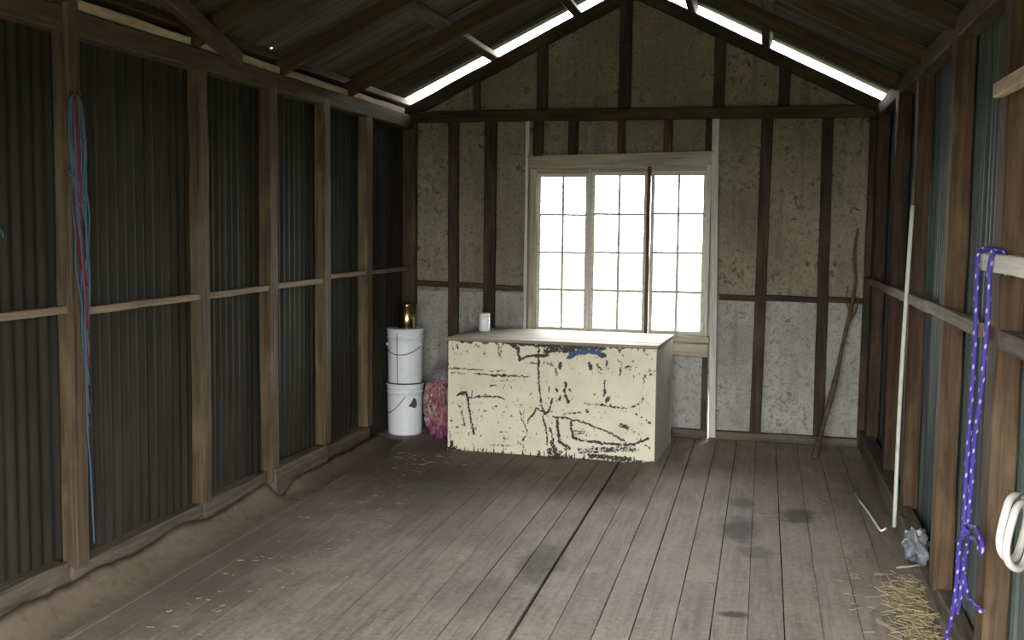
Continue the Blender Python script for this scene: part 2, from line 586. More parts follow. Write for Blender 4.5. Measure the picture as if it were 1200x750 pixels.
for i in range(6):
    a, b = gb[i] + .002, gb[i + 1] - .002
    if a < RIDGE_X < b:              # the board that reaches over the ridge line
        panel(a, RIDGE_X, 2.535, None, M['panel_up'], (gz(a), gz(RIDGE_X)))
        a = RIDGE_X
    panel(a, b, 2.535, None, M['panel_up'], (gz(a), gz(b)))
bstud('corner_post', -2.95, -2.82, .0, 2.5, M['stud'], d=.075, yoff=-.015)
bstud('stud', -2.543, -2.462, .02, 2.48, M['stud'], .01)
bstud('stud', -2.237, -2.144, .02, 2.48, M['stud'])
bstud('stud', -1.835, -1.757, 2.20, 2.48, M['stud'])
bstud('cripple_stud', -1.549, -1.474, 2.20, 2.48, M['stud'])
bstud('cripple_stud', -1.154, -1.095, 2.20, 2.48, M['post'])
bstud('cripple_stud', -.794, -.728, 2.20, 2.48, M['post'])
bstud('cripple_stud', -.472, -.428, 2.20, 2.48, M['stud'])
bstud('stud', -.053, .029, .06, 2.48, M['stud'], -.02)
bstud('stud', .39, .47, .06, 2.48, M['stud'], .012)
bstud('corner_post', .735, .87, .0, 2.52, M['stud'], -.01, d=.07, yoff=-.01)
bstud('stud', -.452, -.412, .06, .74, M['stud'])
bstud('stud', -1.86, -1.79, .06, .74, M['stud'])
timber('top_plate', (-2.95, .025, 2.525), (.85, .025, 2.528), .075, .088, M['stud'], wb, seg=16, jit=.003)
for a, b, z in ((-2.82, -2.543, 1.165), (-2.462, -2.237, 1.158), (-2.144, -1.89, 1.145), (-.335, -.06, 1.115), (.02, .395, 1.118), (.477, .735, 1.12)):
    timber('girt_rail', (a - .002, .035, z), (b + .002, .035, z - .006), .045, .045, M['stud'], wb)
timber('bottom_plate', (-2.82, .035, .032), (-.40, .035, .032), .07, .064, M['sole'], wb)
timber('bottom_plate', (-.33, .035, .032), (.735, .035, .032), .07, .064, M['sole'], wb)
for x0, x1 in ((-2.333, -2.283), (-1.812, -1.728), (-1.154, -1.06), (-.423, -.339), (.063, .145)):
    xc = (x0 + x1) / 2
    bstud('gable_stud', x0, x1, 2.565, rz(xc) + .03, M['stud'], d=.055)
for s in (-1, 1):
    xe = -2.95 if s < 0 else .88
    n = Vector((s * SLOPE, 0, 1)).normalized()
    p0 = Vector((xe, .02, rz(xe))) + n * .047
    p1 = Vector((RIDGE_X, .02, rz(RIDGE_X))) + n * .047
    timber('gable_rafter', p0, p1, .075, .094, M['stud'], wb, up=(0, 0, 1), seg=12)

# ------------------------------------------------------------------ window: three casements of eight panes
win = tag(empty('window_1', (0, YB0, 0), -math.atan(KB)), kind='structure')


def wt(name, a, b, w, h, mat, parent=win, **kk):
    return timber(name, a, b, w, h, mat, parent, **kk)


wt('head_board', (-1.862, -.012, 2.148), (-.41, -.012, 2.182), .03, .092, M['palewood'], jit=.002)
wt('head_cap', (-1.87, -.018, 2.195), (-.405, -.018, 2.230), .045, .014, M['palewood'], jit=.001)
wt('jamb_board', (-1.822, -.006, .80), (-1.822, -.006, 2.10), .055, .05, M['palewood'], up=(0, 1, 0), jit=.002)
wt('jamb_board', (-1.878, .0, .75), (-1.878, .0, 2.48), .026, .045, M['greypaint'], up=(0, 1, 0), jit=.002)
wt('jamb_board', (-.434, -.006, .80), (-.434, -.006, 2.135), .034, .05, M['greypaint'], up=(0, 1, 0), jit=.002)
wt('cover_strip', (-.360, -.016, .02), (-.396, -.016, 2.48), .053, .03, M['greypaint'], up=(0, 1, 0), jit=.002)
wt('mullion', (-1.366, .012, .80), (-1.366, .012, 2.10), .018, .06, M['greypaint'], up=(0, 1, 0), jit=.001)
wt('mullion', (-.897, .002, .80), (-.897, .002, 2.12), .024, .06, M['mullion'], up=(0, 1, 0), jit=.002)
wt('sill', (-1.90, -.012, .782), (-.40, -.012, .782), .10, .05, M['palewood'], jit=.002)
wt('apron_board', (-1.86, .0, .70), (-.41, .0, .70), .045, .105, M['palewood'], jit=.005)
wt('jamb_lining', (-1.86, .062, 2.137), (-.39, .062, 2.142), .07, .172, M['palewood'], jit=.001)
wt('jamb_lining', (-1.86, .062, .745), (-.39, .062, .745), .07, .115, M['palewood'], jit=.001)
wt('jamb_lining', (-1.838, .062, .80), (-1.838, .062, 2.10), .085, .07, M['palewood'], up=(0, 1, 0), jit=.001)
wt('jamb_lining', (-.42, .062, .80), (-.42, .062, 2.10), .066, .07, M['palewood'], up=(0, 1, 0), jit=.001)


def rail(name, a, b, w, h, mat, parent, up):
    return timber(name, a, b, w, h, mat, parent, up=up, jit=.0006, seg=3, ch=.003)


SASH_Y = .035
for (x0, x1, zt) in ((-1.795, -1.377, 2.066), (-1.355, -.911, 2.078), (-.883, -.452, 2.09)):
    cx = (x0 + x1) / 2
    zb = .805
    sw = .027
    # sash frame: two stiles and two rails in one welded frame
    bm = bmesh.new()
    for (xa, xb, za, zb_) in ((x0, x0 + sw, zb, zt), (x1 - sw, x1, zb, zt), (x0 + sw, x1 - sw, zt - sw, zt), (x0 + sw, x1 - sw, zb, zb + .034)):
        q = bmesh.ops.create_cube(bm, size=1)['verts']
        for v in q:
            v.co = Vector(((xa + xb) / 2 - cx + v.co.x * (xb - xa), v.co.y * .036, (za + zb_) / 2 - zb + v.co.z * (zb_ - za)))
    me = bpy.data.meshes.new('sash')
    bm.to_mesh(me); bm.free()
    sash = link('sash', me, M['greypaint'], win, Matrix.Translation((cx, SASH_Y, zb)))
    gx0, gx1, gz0, gz1 = x0 + sw - cx, x1 - sw - cx, .034, zt - sw - zb
    rail('muntin', (0, 0, gz0), (0, 0, gz1), .019, .03, M['greypaint'], sash, (0, 1, 0))
    for r in range(1, 4):
        z = gz0 + (gz1 - gz0) * r / 4
        rail('muntin', (gx0, 0, z), (gx1, 0, z), .03, .019, M['greypaint'], sash, (0, 0, 1))
    pw, ph = gx1, (gz1 - gz0) / 4
    pm = box_mesh('pane', -pw / 2, pw / 2, -.0015, .0015, -ph / 2, ph / 2)
    for c in (-1, 1):
        for r in range(4):
            link('pane', pm, M['glass'], sash, Matrix.Translation((c * pw / 2, .006, gz0 + ph * (r + .5))))

# ------------------------------------------------------------------ roof
ceil = tag(empty('ceiling'), kind='structure')
n_ = {s: Vector((s * SLOPE, 0, 1)).normalized() for s in (-1, 1)}
for yr in RAFT_Y:
    for s in (-1, 1):
        xe = XL - .10 if s < 0 else XR + .10
        p0 = Vector((xe, yr, rz(xe))) + n_[s] * .048
        p1 = Vector((RIDGE_X, yr, rz(RIDGE_X))) + n_[s] * .048
        timber('rafter', p0, p1, .06, .096, M['rafter'], ceil, seg=12, jit=.004, bow=.006)
timber('ridge_board', (RIDGE_X, FRONT_Y - .2, RIDGE_Z + .06), (RIDGE_X, 8.86, RIDGE_Z + .06), .03, .14, M['rafter'], ceil, seg=20)
PH = .062
for xs in (-2.865, -2.12, -1.45, -.65, -.085, .805):
    s = -1 if xs < RIDGE_X else 1
    c = Vector((xs, 0, rz(xs))) + n_[s] * (.096 + PH / 2)
    timber('purlin', (c.x, FRONT_Y - .1, c.z), (c.x, 8.84, c.z), .07, PH, M['rafter'] if xs != -2.12 else M['post'], ceil, up=n_[s], seg=20, jit=.003)
# wind brace under the rafters on the left slope
timber('wind_brace', (-2.82, 5.64, 2.53), (-2.36, 3.32, 2.755), .05, .085, M['rafter'], ceil, jit=.004)
RL = 2.27
MS_ROOF = corrugated_mesh('roof_sheet', 10, RL)
for s in (-1, 1):
    y = FRONT_Y - .2
    k = 0
    while y < 8.75:
        off = .096 + PH + .009 + (k % 2) * .005
        d = Vector((s, 0, -SLOPE)).normalized()
        st = Vector((RIDGE_X, y + L / 2, RIDGE_Z)) + n_[s] * off + d * .02
        ax_z = d
        ax_x = Vector((0, 1, 0))
        ax_y = ax_z.cross(ax_x)
        Mx = Matrix(((ax_x.x, ax_y.x, ax_z.x, st.x), (ax_x.y, ax_y.y, ax_z.y, st.y), (ax_x.z, ax_y.z, ax_z.z, st.z), (0, 0, 0, 1)))
        ms = MS_ROOF
        hl = [yh for yh in (4.30, 4.689, 5.228, 5.916, 6.056, 6.243, 6.36) if s < 0 and y + .03 < yh <= y + L - .005]
        if hl:                       # rusted nail holes just above the eave purlin
            ms = corrugated_mesh('roof_sheet_holed', 10, RL, holes={(int((yh - y) / .0095), 3): .44 + .03 * (q % 2) for q, yh in enumerate(hl)})
        link('roof_sheet', ms, M['sheet_roof'], ceil, Mx)
        y += L - .076
        k += 1
cap = [(-.2, -.06), (0, .03), (.2, -.06)]
V = []
zc = RIDGE_Z + .24
for yy in (FRONT_Y - .25, 8.86):
    for (dx, dz) in cap: V.append((RIDGE_X + dx, yy, zc + dz))
link('ridge_cap', mesh('ridge_cap', V, [(0, 1, 4, 3), (1, 2, 5, 4)]), M['sheet_roof'], ceil)

# ------------------------------------------------------------------ added front wall out of view; its doorway shapes the light
wf = tag(empty('added_front_wall', (0, FRONT_Y, 0)), kind='structure')
for (x0, x1, z0, z1, z2) in ((DOOR[0], DOOR[1], -.42, -.03, -.03), (-2.95, DOOR[0], -.42, rz(-2.95) + .1, rz(DOOR[0]) + .1), (DOOR[1], .88, -.42, rz(DOOR[1]) + .1, rz(.88) + .1),
                             (DOOR[0], RIDGE_X, DOOR[2], rz(DOOR[0]) + .1, rz(RIDGE_X) + .1), (RIDGE_X, DOOR[1], DOOR[2], rz(RIDGE_X) + .1, rz(DOOR[1]) + .1)):
    V = [(x0, -.02, z0), (x1, -.02, z0), (x1, -.02, z2), (x0, -.02, z1), (x0, .02, z0), (x1, .02, z0), (x1, .02, z2), (x0, .02, z1)]
    link('wall_board', mesh('added_front_board', V, [(0, 1, 2, 3), (7, 6, 5, 4), (0, 4, 5, 1), (1, 5, 6, 2), (2, 6, 7, 3), (3, 7, 4, 0)]), M['rafter'], wf)

# ------------------------------------------------------------------ painted chest
CW, CD, CH = 1.522, 0.84, 0.812
chest = tag(empty('storage_chest', (-2.228, 7.739, 0), -0.0526), 'large cream painted wooden chest with scratched, chipped front below the window', 'chest')


def px2(crop, pts):
    """photo-measured wear marks -> panel coordinates in metres"""
    ox, oy, s = ((515, 375, 4.413), (650, 375, 4.167))[crop]
    out = []
    for (a, b) in pts:
        x, yy = ox + a / s, oy + b / s
        u = (x - 525) / 244.0
        top, bot = 403 + 3 * u, 528 + 17 * u
        out.append((u * CW, (1 - (yy - top) / (bot - top)) * CH))
    return out


STROKES = [  # crop, width, strength, points
 (0, 5, .9, [(45, 262), (130, 265), (200, 266), (240, 268)]), (0, 4, .8, [(60, 285), (130, 290)]), (0, 6, 1, [(190, 288), (270, 292), (320, 296), (470, 298)]),
 (0, 11, 1, [(280, 293), (345, 296)]), (0, 3, .6, [(280, 322), (400, 322)]), (0, 6, .9, [(275, 346), (305, 347)]), (0, 4, .7, [(270, 275), (350, 270)]),
 (0, 9, 1, [(95, 400), (115, 382), (140, 388), (150, 410), (155, 435), (165, 500), (178, 560), (188, 592)]), (0, 16, .9, [(118, 385), (140, 390)]),
 (0, 6, 1, [(150, 410), (175, 410), (220, 402), (300, 402), (345, 412)]), (0, 6, .9, [(95, 440), (110, 455)]), (0, 6, .9, [(120, 480), (130, 520), (137, 550)]),
 (0, 5, .8, [(172, 375), (172, 412)]), (0, 5, .7, [(195, 432), (230, 437)]), (0, 5, .9, [(430, 478), (445, 530), (470, 580), (465, 600), (445, 625)]),
 (0, 7, 1, [(470, 528), (500, 490), (518, 460), (550, 475), (570, 490)]), (0, 8, 1, [(525, 130), (525, 280), (532, 380), (545, 450), (560, 490)]),
 (0, 8, 1, [(570, 490), (590, 450), (597, 410)]), (0, 6, .9, [(580, 345), (583, 375)]), (0, 8, 1, [(550, 500), (570, 560), (578, 650)]),
 (0, 8, 1, [(590, 560), (605, 620), (610, 680)]), (0, 16, 1, [(385, 140), (410, 150), (420, 165)]), (0, 11, 1, [(415, 160), (425, 212), (470, 195), (520, 187), (570, 185)]),
 (0, 5, .8, [(480, 228), (520, 230)]), (0, 5, .9, [(565, 228), (600, 238)]), (0, 5, .8, [(310, 140), (318, 200)]), (0, 4, .7, [(325, 150), (328, 215)]),
 (0, 12, 1, [(80, 122), (130, 126)]), (0, 10, 1, [(350, 128), (450, 134), (618, 142)]), (0, 20, .9, [(560, 165), (618, 155)]), (0, 6, .9, [(65, 150), (70, 172)]),
 (0, 6, .9, [(92, 148), (96, 165)]), (0, 5, .7, [(140, 170), (150, 180)]), (0, 5, .8, [(240, 175), (245, 200)]), (0, 5, .7, [(270, 650), (400, 655)]),
 (0, 4, .7, [(320, 580), (370, 585)]), (0, 4, .6, [(345, 600), (350, 640)]), (0, 5, .7, [(420, 630), (470, 690)]), (0, 5, .7, [(55, 580), (60, 640)]), (0, 7, .8, [(60, 525), (66, 530)]),
 (1, 34, 1, [(0, 138), (60, 142), (95, 138)]), (1, 16, 1, [(100, 130), (250, 138)]), (1, 18, 1, [(210, 160), (250, 172)]), (1, 10, 1, [(40, 210), (38, 240)]), (1, 8, .9, [(20, 240), (22, 270)]),
 (1, 13, 1, [(180, 210), (188, 240)]), (1, 8, .9, [(215, 215), (235, 235)]), (1, 8, .9, [(262, 200), (262, 215)]), (1, 6, .9, [(335, 215), (325, 265)]),
 (1, 6, .9, [(255, 290), (255, 370)]), (1, 10, 1, [(255, 330), (258, 350)]), (1, 14, 1, [(265, 395), (275, 380)]), (1, 9, .75, [(160, 407), (250, 415), (360, 430)]),
 (1, 6, .7, [(360, 430), (400, 415), (430, 400), (437, 372)]), (1, 9, .9, [(437, 372), (438, 378)]), (1, 4, .6, [(437, 330), (440, 280), (448, 240), (465, 230)]), (1, 10, .8, [(468, 256), (472, 262)]),
 (1, 13, 1, [(172, 441), (173, 446)]), (1, 5, .8, [(60, 460), (145, 452)]), (1, 11, 1, [(68, 305), (60, 350)]), (1, 10, 1, [(22, 340), (24, 350)]), (1, 10, 1, [(68, 368), (80, 402)]),
 (1, 8, .9, [(40, 375), (42, 392)]), (1, 9, .9, [(86, 345), (92, 350)]), (1, 8, .9, [(25, 390), (30, 398)]), (1, 7, 1, [(10, 475), (60, 480), (130, 492), (250, 535), (300, 560), (360, 600)]),
 (1, 12, 1, [(30, 480), (32, 540), (45, 600), (90, 630)]), (1, 10, 1, [(95, 490), (97, 530), (110, 575), (150, 590), (250, 603), (350, 612), (400, 605), (435, 590), (465, 580)]),
 (1, 6, .9, [(110, 545), (165, 545)]), (1, 6, .9, [(120, 562), (160, 555)]), (1, 13, .9, [(335, 512), (370, 522)]), (1, 18, .75, [(140, 640), (260, 636), (400, 630)]),
 (1, 20, 1, [(190, 664), (380, 684)]), (1, 14, 1, [(400, 694), (490, 702)]), (1, 16, .85, [(0, 600), (40, 660)]), (1, 30, .8, [(0, 640), (40, 660)]), (1, 6, .8, [(450, 610), (475, 625)]),
 (1, 5, .7, [(330, 570), (365, 600)]), (1, 8, .9, [(60, 610), (75, 640)]), (1, 7, .8, [(300, 130), (330, 140)]), (1, 9, .8, [(430, 145), (440, 150)]), (1, 9, .8, [(318, 138), (322, 150)]),
]
BLUE = [(1, 30, [(95, 168), (130, 158), (190, 150), (225, 160)]), (1, 14, [(80, 185), (110, 172)])]
NX, NZ = 460, 250
gx, gzz = np.meshgrid(np.linspace(0, CW, NX), np.linspace(0, CH, NZ))
rs = np.random.RandomState(4)


def vnoise(fx, fz, seed):
    r = np.random.RandomState(seed)
    n = r.rand(int(fz) + 3, int(fx) + 3)
    a, b = gx / CW * fx, gzz / CH * fz
    i, j = a.astype(int), b.astype(int)
    u, v = a - i, b - j
    u, v = u * u * (3 - 2 * u), v * v * (3 - 2 * v)
    return (n[j, i] * (1 - u) + n[j, i + 1] * u) * (1 - v) + (n[j + 1, i] * (1 - u) + n[j + 1, i + 1] * u) * v


fine = .5 * vnoise(150, 90, 1) + .3 * vnoise(300, 170, 2) + .2 * vnoise(60, 35, 3)
wx, wz = gx + (vnoise(90, 60, 5) - .5) * .013, gzz + (vnoise(90, 60, 6) - .5) * .013
mask = np.zeros_like(gx)


def seg_d(P):
    D = np.full(gx.shape, 9.0)
    for (a, b), (c, d) in zip(P[:-1], P[1:]):
        ex, ez = c - a, d - b
        t = np.clip(((wx - a) * ex + (wz - b) * ez) / (ex * ex + ez * ez + 1e-9), 0, 1)
        D = np.minimum(D, np.hypot(wx - a - t * ex, wz - b - t * ez))
    return D


for (cr, w, s, pts) in STROKES:
    r = w * .5 * 1.42 / 1000 * (1.2 if w > 9 else 1.05) + .0008
    D = seg_d(px2(cr, pts))
    mask = np.maximum(mask, np.clip((r * (.55 + .9 * fine) - D) / .0016 + .5, 0, 1) * np.where(fine > .30 + .8 * (1 - s), 1, .25))
# small random chips, torn bottom edge and worn top edge
chips = vnoise(95, 42, 8) * .6 + vnoise(210, 90, 9) * .4
mask = np.maximum(mask, np.clip((chips - .765) * 14, 0, 1) * (vnoise(9, 6, 12) > .38))
teeth = .008 + .12 * np.clip(vnoise(150, 1, 13) - .6, 0, 1) + .035 * vnoise(55, 1, 14) * (vnoise(9, 1, 15) > .4)
mask = np.maximum(mask, np.clip((teeth - gzz) / .004, 0, 1) * (fine > .3))
worn = .006 + .05 * np.clip(vnoise(70, 1, 16) - .6, 0, 1)
mask = np.maximum(mask, np.clip((worn - (CH - gzz)) / .004, 0, 1) * .9)
blue = np.zeros_like(gx)
for (cr, w, pts) in BLUE:
    r = w * .5 * 1.42 / 1000
    blue = np.maximum(blue, np.clip((r * (.5 + .9 * fine) - seg_d(px2(cr, pts))) / .003 + .5, 0, 1))
mask = np.clip(mask, 0, 1)
V = np.stack([gx.ravel(), (np.maximum(mask, blue) * .0008).ravel(), gzz.ravel()], 1)
idx = np.arange(NX * NZ).reshape(NZ, NX)
Fq = np.stack([idx[:-1, :-1].ravel(), idx[:-1, 1:].ravel(), idx[1:, 1:].ravel(), idx[1:, :-1].ravel()], 1)
V2 = [tuple(v) for v in V]
b = len(V2)
V2 += [(0, .018, 0), (CW, .018, 0), (CW, .018, CH), (0, .018, CH)]
F2 = [tuple(f) for f in Fq.tolist()] + [(b + 3, b + 2, b + 1, b)]
F2 += [(b, b + 1) + tuple(idx[0, ::-1].tolist()), (b + 2, b + 3) + tuple(idx[-1, :].tolist()), (b + 3, b) + tuple(idx[:, 0].tolist()), (b + 1, b + 2) + tuple(idx[::-1, -1].tolist())]
me = mesh('front_panel', V2, F2)
at = me.attributes.new('wear', 'FLOAT_COLOR', 'POINT')
cols = np.zeros((len(V2), 4), np.float32)
cols[:b, 0] = mask.ravel(); cols[:b, 1] = blue.ravel(); cols[:, 3] = 1
at.data.foreach_set('color', cols.ravel())

t = NT('chipped_cream_paint')
a_ = t.n('ShaderNodeAttribute', attribute_name='wear')
sep = t.n('ShaderNodeSeparateColor'); t.l(a_.outputs['Color'], sep.inputs[0])
v = t.mapping((1, 1, 1), False)
n1 = t.noise(v, 5, 5, .6)
c = t.mix(t.ramp(n1, .3, .75), (.73, .70, .545), (.63, .60, .46))
n2 = t.noise(v, 60, 4, .6)
c = t.mix(t.math('MULTIPLY', t.ramp(n2, .55, .75), .35), c, (.45, .42, .28))
c = t.mix(sep.outputs[1], c, (.02, .06, .16))
c = t.mix(sep.outputs[0], c, (.022, .021, .019))
c = t.mix(t.math('MULTIPLY', sep.outputs[1], t.ramp(n2, .35, .5)), c, (.025, .07, .17))
M['cream'] = t.done(c, .45, 0, .4)
M['chest_side'] = plain('dull_cream_side', (.66, .66, .60), .6, dirt=.4, scale=9)
M['lid'] = wood('bare_grey_lid_board', (.20, .165, .125), (.29, .245, .195), (.35, .30, .245), .1, .75, .3, .7)
link('front_panel', me, M['cream'], chest)
for (x0, x1) in ((0.001, .019), (CW - .019, CW - .001)):
    link('side_panel', box_mesh('side_panel', x0, x1, .0185, CD - .019, 0, CH, .001), M['chest_side'], chest)
link('back_panel', box_mesh('back_panel', 0, CW, CD - .018, CD, 0, CH, .001), M['chest_side'], chest)
link('base_panel', box_mesh('base_panel', .02, CW - .02, .02, CD - .02, .02, .04, .001), M['chest_side'], chest)
lid = link('lid', box_mesh('lid', -.008, CW + .012, .150, CD + .012, CH + .001, CH + .024, .003), M['lid'], chest)
link('lid_front_board', box_mesh('lid_front_board', -.008, CW + .012, -.014, .147, CH + .001, CH + .023, .003), M['lid'], chest)

# ------------------------------------------------------------------ plastic container on the chest
M['white_plastic'] = plain('white_plastic', (.80, .82, .84), .35, dirt=.12, scale=10, spec=.5)
jar = tag(empty('plastic_container', (-2.085, 8.24, CH + .0245)), 'small white plastic container standing on the left end of the chest lid', 'container')
link('body', lathe_mesh('container_body', [(.034, 0), (.040, .004), (.042, .012), (.042, .105), (.040, .111), (.038, .113)], 28), M['white_plastic'], jar, smooth=True)
link('lid', lathe_mesh('container_lid', [(.0385, .1135), (.0425, .115), (.0425, .134), (.041, .138), (.036, .140)], 28), M['white_plastic'], jar, smooth=True)

# ------------------------------------------------------------------ two stacked buckets and the tin on top
t = NT('white_bucket_plastic')
v = t.mapping((1, 1, 1), False)
sx = t.n('ShaderNodeSeparateXYZ'); t.l(v, sx.inputs[0])
n1 = t.noise(v, 7, 5, .65)
c = t.mix(t.math('MULTIPLY', t.ramp(n1, .5, .8), .35), (.74, .78, .82), (.38, .38, .36))
M['bucket'] = t.done(c, .38, 0, .45)
M['bucket_line'] = plain('grimy_bucket_rim', (.07, .07, .07), .7)
M['wire'] = plain('dark_handle_wire', (.06, .06, .065), .5, .6)
BX, BY, BR = -2.742, 8.30, .146


def bucket(name, z0, h, label, handle_pts, smear=False):
    o = tag(empty(name, (BX, BY, z0)), label, 'bucket', 'white plastic buckets in the back corner')
    prof = [(BR * .86, 0), (BR * .9, .004), (BR * .915, .02), (BR * .955, h * .72), (BR * .96, h - .075), (BR * 1.0, h - .072), (BR * 1.0, h - .066), (BR * .965, h - .063), (BR * .965, h - .04), (BR, h - .037), (BR, h - .031), (BR * .97, h - .028), (BR * .97, h - .014)]
    link('body', lathe_mesh('bucket_body', prof, 48), M['bucket'], o, smooth=True)
    link('lid', lathe_mesh('bucket_lid', [(BR * .985, h - .0135), (BR * 1.025, h - .012), (BR * 1.03, h - .004), (BR * 1.01, h - .001), (BR * .93, h - .0005)], 48), M['bucket'], o, smooth=True)
    hd = link('handle', tube_mesh('bucket_handle', catmull(handle_pts, 8), .0032, 6), M['wire'], o)
    ear = lathe_mesh('ear', [(.014, 0), (.014, .006), (.009, .010)], 14)
    for a in handle_pts[0::len(handle_pts) - 1]:
        d = Vector((a[0], a[1], 0)).normalized()
        q = d.to_track_quat('Z', 'X').to_matrix().to_4x4()
        link('handle_ear', ear, M['bucket'], hd, Matrix.Translation(d * (BR * .958) + Vector((0, 0, a[2]))) @ q)
    return o


H1, H2 = .405, .432


def arc(r, a0, a1, z0, zm, n=9):
    out = []
    for i in range(n):
        t_ = i / (n - 1)
        a = math.radians(a0 + (a1 - a0) * t_)
        out.append((r * math.cos(a), r * math.sin(a), z0 + (zm - z0) * math.sin(math.pi * t_)))
    return out


b1 = bucket('plastic_bucket', 0, H1, 'lower white plastic bucket with a black smear, standing on the floorboards', arc(BR * 1.0, -68, -205, H1 - .085, H1 - .23))
b2 = bucket('plastic_bucket', H1, H2, 'upper white plastic bucket with a dark upright line, carrying the tin', arc(BR * 1.01, -165, -15, H2 - .13, H2 - .2))
# marks on the buckets: tape line and tar smear
V = []
F = []
for i, z in enumerate(np.linspace(.01, H2 - .03, 8)):
    r = BR * (.90 + .07 * min(1, z / (H2 * .72))) + .006
    for s in (-1, 1):
        a = math.radians(-98 + s * 1.3)
        V.append((r * math.cos(a), r * math.sin(a), z))
for i in range(7):
    F.append((2 * i, 2 * i + 1, 2 * i + 3, 2 * i + 2))
link('dark_cord', tube_mesh('dark_cord', [Vector(((V[2*i][0] + V[2*i+1][0]) / 2, (V[2*i][1] + V[2*i+1][1]) / 2, V[2*i][2])) for i in range(8)], .003, 6), M['wire'], b2)
link('rim_band', tube_mesh('rim_band', [Vector((BR * 1.0 * math.cos(a), BR * 1.0 * math.sin(a), .004)) for a in np.linspace(0, 2 * math.pi, 40, endpoint=False)], .005, 6, close=True), M['bucket_line'], b2)
sm = []
for (a, z) in ((-62, .235), (-52, .262), (-44, .30), (-36, .29), (-30, .24), (-38, .215), (-50, .225)):
    r = BR * (.915 + .04 * z / (H1 * .72)) + .0025
    sm.append((r * math.cos(math.radians(a)), r * math.sin(math.radians(a)), z))
smc = tuple(sum(q[i] for q in sm) / len(sm) * (1.03 if i < 2 else 1) for i in range(3))
link('tar_smear', mesh('tar_smear', sm + [smc], [(i, (i + 1) % 7, 7) for i in range(7)]), M['bucket_line'], b1)

M['tin'] = plain('brassy_tin', (.55, .40, .22), .22, 1.0, dirt=.5, scale=5, dcol=(.06, .035, .02))
TZ = H1 + H2
tin = tag(empty('metal_tin', (BX + .012, BY, TZ + .0005)), 'shiny brass coloured tin standing on top of the stacked buckets', 'tin')
link('body', lathe_mesh('tin_body', [(.073, 0), (.079, .003), (.079, .008), (.076, .011), (.076, .172), (.079, .175), (.079, .18)], 36), M['tin'], tin, smooth=True)
link('lid', lathe_mesh('tin_lid', [(.072, .1805), (.080, .181), (.080, .189), (.074, .191), (.068, .187), (.06, .187)], 36), M['tin'], tin, smooth=True)

# ------------------------------------------------------------------ crumpled sack
t = NT('pink_printed_plastic')
v = t.mapping((1, 1, 1), False)
n1 = t.noise(v, 9, 4, .6, 1.2)
n2 = t.noise(v, 17, 4, .6, .8)
c = t.mix(t.ramp(n1, .42, .58), (.24, .07, .10), (.34, .19, .21))
c = t.mix(t.ramp(n2, .56, .63), c, (.40, .35, .37))
c = t.mix(t.math('MULTIPLY', t.ramp(n1, .60, .66), .9), c, (.10, .06, .10))
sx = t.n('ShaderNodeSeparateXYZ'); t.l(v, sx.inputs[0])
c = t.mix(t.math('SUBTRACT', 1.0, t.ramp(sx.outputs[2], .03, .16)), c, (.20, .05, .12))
M['sack'] = t.done(c, .3, 0, .5)
bm = bmesh.new()
bmesh.ops.create_icosphere(bm, subdivisions=5, radius=1)
for v_ in bm.verts:
    p = v_.co.copy()
    f = 1 - .28 * max(0, p.z) ** 2
    q = Vector((p.x * .118 * f, p.y * .14 * f, p.z * .25 + .25))
    pz = Vector((p.x * 3.2, p.y * 3.2, p.z * 1.3))
    d = noise.noise(p * 1.8) * .035 + (abs(noise.noise(pz + Vector((3, 1, 7)))) - .2) * .075 + abs(noise.noise(pz * 2.3)) * .022
    q += p.normalized() * (d - .012)
    q.z = max(q.z, 0.0)
    v_.co = q
me = bpy.data.meshes.new('sack'); bm.to_mesh(me); bm.free()
sk = tag(empty('plastic_sack', (-2.415, 8.20, 0)), 'crumpled pink and white plastic sack between the buckets and the chest', 'sack')
link('body', me, M['sack'], sk)
M['sack_grey'] = plain('grey_sack_neck', (.22, .20, .23), .4, dirt=.6, scale=20)
bm = bmesh.new()
bmesh.ops.create_icosphere(bm, subdivisions=4, radius=1)
for v_ in bm.verts:
    p = v_.co.copy()
    d = noise.noise(p * 3 + Vector((9, 2, 1))) * .03 + abs(noise.noise(p * 8)) * .02
    v_.co = Vector((p.x * .075, p.y * .08, p.z * .05)) + p * d
me = bpy.data.meshes.new('sack_neck'); bm.to_mesh(me); bm.free()
link('neck', me, M['sack_grey'], sk, Matrix.Translation((.03, 0, .495)))

# ------------------------------------------------------------------ twine hank on the first left post
TW = {'blue': plain('faded_blue_twine', (.032, .068, .105), .8, dirt=.4, scale=30), 'cyan': plain('teal_twine', (.024, .095, .12), .8, dirt=.3, scale=30),
      'red': plain('dark_red_twine', (.075, .008, .010), .8, dirt=.4, scale=30), 'violet': plain('violet_twine', (.065, .055, .11), .8, dirt=.4, scale=30)}
hank = tag(empty('twine_hank', (XL + .025, 4.129, 2.17)), 'hank of blue and red baling twine hanging on the post nearest the left edge', 'twine')
link('nail', lathe_mesh('nail', [(.003, -.024), (.003, .028), (.007, .028), (.007, .031)], 8), M['wire'], hank, Matrix.Rotation(math.radians(90), 4, 'Y'))


def twp(x, yy, bow=0.0):
    """hank coordinates: along the wall (m towards the back) and height above the nail"""
    return Vector((bow, x, yy))


